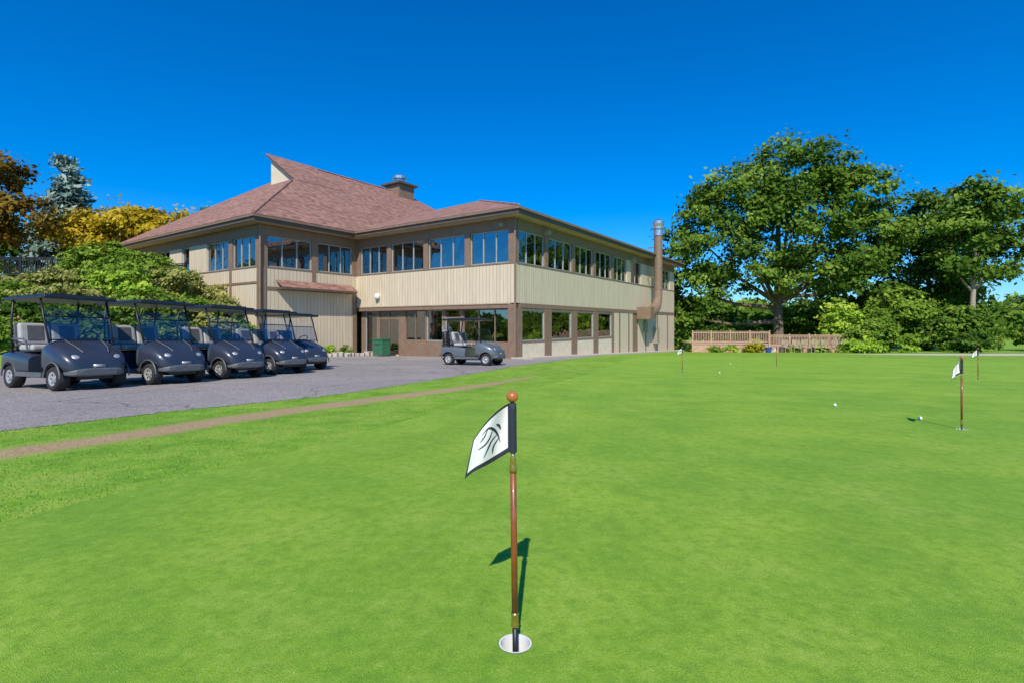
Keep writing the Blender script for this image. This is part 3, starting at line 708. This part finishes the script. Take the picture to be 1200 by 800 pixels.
bush('shrub',31.5,44,1.9,1.6,1.6,L['shrub'],90,.17,11)
bush('shrub',38.5,50,3.2,2.6,3.7,L['shrub'],140,.26,12,cr=.7)
bush('shrub',42.8,49,3.6,2.6,2.6,L['oak'],140,.26,13,cr=.7)
bush('shrub',34.5,52,2.4,2,3.2,L['lime'],90,.24,14,cr=.6)
bush('shrub',24.5,58,3.4,2,2.4,L['dark'],90,.3,141,cr=.7); bush('shrub',34,60,4.4,2,3.0,L['oak'],110,.3,142,cr=.7)
bush('shrub',18.5,57,2.4,2,2.8,L['shrub'],80,.28,143,cr=.7)
bush('hosta_plant',28.9,41.5,1.5,1.0,.65,L['lime'],50,.22,15)
bush('flowering_shrub',21.0,43.6,.7,.5,.5,leaf_mat('yellow_flowers',(.05,.12,.02),(.25,.25,.02),(.65,.5,.02)),20,.12,16)
for i,(x,mt) in enumerate([(17.6,'shrub'),(19.0,'lime'),(24.2,'shrub'),(26.6,'lime'),(33.6,'lime')]): bush('garden_plant',x,43.4 if x<30 else 42.5,.6,.4,.32,L[mt],18,.12,160+i,nl=40,cr=.25)
bush('ornamental_grass',45,40,1.0,.8,.8,L['straw'],40,.2,17)
bush('shrub',48,41,1.8,1.3,.9,L['shrub'],60,.2,18); bush('shrub',38.5,42,1.3,1,1.0,L['dark'],40,.2,19)
bush('shrub',51,46,2.6,2,1.3,L['oak'],70,.25,20,cr=.6); bush('shrub',56,52,3.6,2,2.0,L['shrub'],90,.28,201,cr=.7)
tree('autumn_tree',-41.5,39,[(0,0,8.4,3.4,3,2.4),(-3,0,7,3,3,2.5),(2.2,0,6,2.6,2.6,1.8),(-1,0,4.5,3.2,3,1.8)],.25,L['autumn'],170,70,1.0,.28,21,fork=2.6,bark='bark_light')
tree('gold_tree',-34.5,45,[(0,0,6.2,3.6,3,2.3),(-3.8,0,5.4,3.0,3,2.0),(3.8,0,5.8,3.2,3,2),(6.5,0,4.4,2.4,2.4,1.7),(-1,0,3.8,4,3,2)],.25,L['gold'],230,75,.95,.26,22,fork=2)
tree('pine_tree',-30.5,54,[(0,0,9.2,3,2.4,1.2),(2.4,0,8.2,2.6,2,1.1),(-2.4,0,8.2,2.4,2,1.0),(0,0,6.8,3.6,2.6,1.4)],.2,L['shrub'],90,80,.8,.3,27,fork=3)
sp=[(0,0,2+i*1.05,4.4*(1-i/13.2)+.15,4.4*(1-i/13.2)+.15,.7) for i in range(13)]
tree('spruce_tree',-45.8,52,sp,.3,L['spruce'],360,75,.7,.28,23,fork=1.5,twigs=40,low=.9,aspect=2.4)
tree('shade_tree',-52,47,[(0,0,6,4,4,3),(-4,0,8,4,4,3),(2,0,3.4,3,3,2)],.3,L['dark'],150,70,1.2,.34,24,fork=2.5)
bush('hedge_shrub',-24.6,30.3,1.9,1.5,1.25,L['shrub'],120,.13,25,cr=.35); bush('hedge_shrub',-22.6,30.4,1.6,1.2,1.0,L['shrub'],90,.13,26,cr=.35)
k=0
for (x,y,r,h,mt) in [(-19.5,28.5,1.7,.8,'straw'),(-17.6,27.6,1.6,.8,'shrub'),(-21.3,27.5,1.8,.75,'shrub'),(-16.2,26.9,1.3,.8,'straw'),(-18.6,25.4,1.7,.8,'shrub'),(-15.3,28.2,.8,1.2,'shrub'),(-22,24.5,1.8,.6,'straw'),(-16.6,24,1.5,.8,'dark'),(-20.2,29.8,1.2,.6,'shrub'),(-19.5,22.5,1.8,.8,'dark'),(-15,22,1.4,.9,'shrub'),(-17.4,29.6,1.1,.9,'straw'),(-18.8,31.2,1.1,.6,'straw'),(-16.6,30.4,.8,1.0,'shrub'),(-21.8,29.2,1.1,.6,'shrub'),(-17.9,26.4,1.1,.7,'straw'),(-20.4,26.0,1.5,.7,'lime'),(-22.8,22.5,1.9,.8,'dark'),(-24.6,24.8,1.9,.6,'shrub'),(-26.8,26.5,1.8,.45,'straw'),(-23.8,27.2,1.6,.5,'straw'),(-25.5,21.8,1.9,.9,'dark'),(-17.2,20.5,1.6,.9,'dark'),(-20.8,20.2,1.8,.9,'shrub')]:
    k+=1; bush('hillside_shrub',x,y,r,r*.8,h,L[mt],60,.13,40+k,nl=45,cr=.32)
for i in range(6):
    x,y=loc2w(-7.6+i*1.2,12.3-.2*(i%2)); bush('garden_plant',x,y,.45,.4,.45,L['shrub' if i%2 else 'lime'],14,.09,60+i,nl=40,cr=.2)
rnd=np.random.RandomState(77); lob=[]
for i in range(130):
    x=rnd.uniform(18,300); y=rnd.uniform(105,170); h=rnd.uniform(5,8.5)*(1+(y-105)/130); lob.append((x,y,h*.5-2,rnd.uniform(5,9),5,h*.55))
for i in range(30):
    x=rnd.uniform(-330,-60); y=rnd.uniform(95,170); h=rnd.uniform(8,14); lob.append((x,y,h*.5+1,rnd.uniform(5,10),5,h*.6))
for i in range(50):
    x=rnd.uniform(-150,150); y=rnd.uniform(-110,-85); h=rnd.uniform(6,12); lob.append((x,y,h*.5,rnd.uniform(4,8),4,h*.55))  # added tree row behind the camera, unseen, there for the windows to reflect
C,Nn,LV,cl=foliage(lob,3400,24,2.0,rnd); leaf_mesh('treeline_and_reflection_row',C,Nn,1.15,LV,L['oak'])
rnd=np.random.RandomState(5)
n=110000; bx=rnd.uniform(-7,3.5,n); by=2.3+rnd.rand(n)**1.6*13
m_=~inside(bx,by,green_pts)&~inside(bx,by,asph_pts); bx,by=bx[m_],by[m_]
ddv=seg_dist(bx,by,dirt_line,False); keep=rnd.rand(len(bx))<np.clip((ddv-.20)/.25,.05,1); bx,by=bx[keep],by[keep]
dA=seg_dist(bx,by,asph_edge,False)
N=len(bx); h=rnd.uniform(.006,.016,N)+.02*np.exp(-dA/.15); ang=rnd.uniform(0,math.tau,N); w=.0035
dx,dy=np.cos(ang)*w,np.sin(ang)*w; lx,ly=rnd.normal(0,.008,N),rnd.normal(0,.008,N); z=SL*by
V=np.stack([np.stack([bx-dx,by-dy,z],1),np.stack([bx+dx,by+dy,z],1),np.stack([bx+lx,by+ly,z+h],1)],1).reshape(-1,3)
me=bpy.data.meshes.new('rough_grass'); me.vertices.add(3*N); me.vertices.foreach_set('co',V.astype(np.float32).ravel()); me.loops.add(3*N); me.loops.foreach_set('vertex_index',np.arange(3*N,dtype=np.int32)); me.polygons.add(N); me.polygons.foreach_set('loop_start',(np.arange(N)*3).astype(np.int32)); me.update(calc_edges=True)
at=me.attributes.new('lv','FLOAT','POINT'); at.data.foreach_set('value',np.repeat(np.clip(rnd.normal(.5,.22,N),0,1),3).astype(np.float32))
me.materials.append(leaf_mat('grass_blades',(.12,.26,.018),(.24,.44,.04),(.50,.60,.15),.3)); link(bpy.data.objects.new('rough_grass',me))
# ------------------------------------------------------------ deck railing & chairs
def railing(name,p0,p1,z0,h,mat,post=1.8,pick=.14,pw=.03,base=0.0,pr=.05):
    p0=Vector(p0);p1=Vector(p1); Ln=(p1-p0).length; ang=math.atan2(p1.y-p0.y,p1.x-p0.x)
    e=empty(name,(p0.x,p0.y,z0),ang,tilt=False)
    A=Acc(); n=max(1,round(Ln/post))
    for i in range(n+1): x=Ln*i/n; A.box(x-pr,x+pr,-pr,pr,-.6,base+h+.08)
    A.make('posts',mat,e)
    A=Acc(); A.box(-.05,Ln+.05,-.075,.075,base+h-.04,base+h+.0); A.box(0,Ln,-.025,.025,base+h-.16,base+h-.08); A.box(0,Ln,-.025,.025,base+.1,base+.17)
    A.make('rails',mat,e)
    A=Acc(); m=int(Ln/pick)
    for i in range(m): x=(i+.5)*Ln/m; A.box(x-pw/2,x+pw/2,-.02,.02,base+.17,base+h-.16)
    A.make('pickets',mat,e)
    if base>.2:
        A=Acc(); A.box(0,Ln,0,6,base-.12,base); A.make('deck_boards',mat,e)
        A=Acc(); A.box(0,Ln,.04,.1,-.6,base-.12); A.make('deck_skirt',mat,e)
    return e
railing('wooden_deck_railing',(16.2,45.2),(22.5,44.0),-1.5,1.05,M['wood'],base=.75,pw=.05)
railing('wooden_deck_railing',(22.5,44.0),(31.5,44.6),-1.5,1.05,M['wood'],base=.45,pw=.05)
for i in range(9):
    cx=23.6+i*.85; e=empty('deck_chair',(cx,43.2,SL*43.2),rad(rs.uniform(-12,12)))
    A=Acc(); A.box(-.28,.28,-.25,.28,.38,.44)
    for sx in(-.26,.26):
        for yy in(-.22,.26): A.tube([(sx,yy,0),(sx,yy,.44 if yy<0 else 1.0)],.025,6)
        A.box(sx-.03,sx+.03,-.25,.28,.62,.66)
    for j in range(5): A.box(-.25+j*.105,-.17+j*.105,.26,.29,.46,1.05)
    A.make('chair_frame',M['soffit'],e)
e=empty('flower_pot',(21.9,43,SL*43),0); A=Acc(); A.lathe([(.001,0),(.2,0),(.3,.45),(.26,.45),(.2,.3),(.001,.3)],n=16); A.make('pot',simple('blue_pot',(.03,.08,.3),.3),e)
railing('black_metal_fence',(-34,29.2),(-25.6,30.0),3.72,1.15,M['black'],pick=.13,pw=.03,pr=.04)
railing('black_metal_fence',(-23.6,32.6),(-20.2,31.2),3.6,1.1,M['black'],pick=.13,pw=.03,pr=.04)
# ------------------------------------------------------------ light / world / camera
el=rad(44); d=Vector((.085,1,0)).normalized()*math.cos(el)+Vector((0,0,-math.sin(el)))
sun=bpy.data.lights.new('sun','SUN'); sun.energy=5.0; sun.angle=rad(.53); sun.color=(1,.93,.80)
so=link(bpy.data.objects.new('sun',sun)); so.rotation_euler=d.to_track_quat('-Z','Y').to_euler(); so.location=(0,-20,30)
w=bpy.data.worlds.new('World'); sc.world=w; w.use_nodes=True; nt=w.node_tree; nt.nodes.clear()
sky=nt.nodes.new('ShaderNodeTexSky'); sky.sky_type='NISHITA'; sky.sun_disc=False; sky.sun_elevation=el; sky.sun_rotation=rad(184.9); sky.altitude=200; sky.air_density=1.0; sky.dust_density=.3; sky.ozone_density=2.0
tn=mix(nt,1.0,sky.outputs[0],(.50,.80,1.15),'MULTIPLY')
hs=nd(nt,'ShaderNodeHueSaturation',{'Hue':.503,'Saturation':1.22,'Value':1.0,'Color':tn})
bg=nd(nt,'ShaderNodeBackground',{'Strength':.145,'Color':hs.outputs[0]}); o_=nt.nodes.new('ShaderNodeOutputWorld'); nt.links.new(bg.outputs[0],o_.inputs[0])
cam=bpy.data.cameras.new('camera'); cam.lens=17.7; cam.sensor_width=36; cam.shift_y=-20/1200; cam.clip_start=.05; cam.clip_end=6000
co=link(bpy.data.objects.new('camera',cam)); co.location=(0,0,CAMZ); co.rotation_euler=(math.pi/2,0,0); sc.camera=co
sc.view_settings.view_transform='Standard'; sc.view_settings.look='None'; sc.view_settings.exposure=0
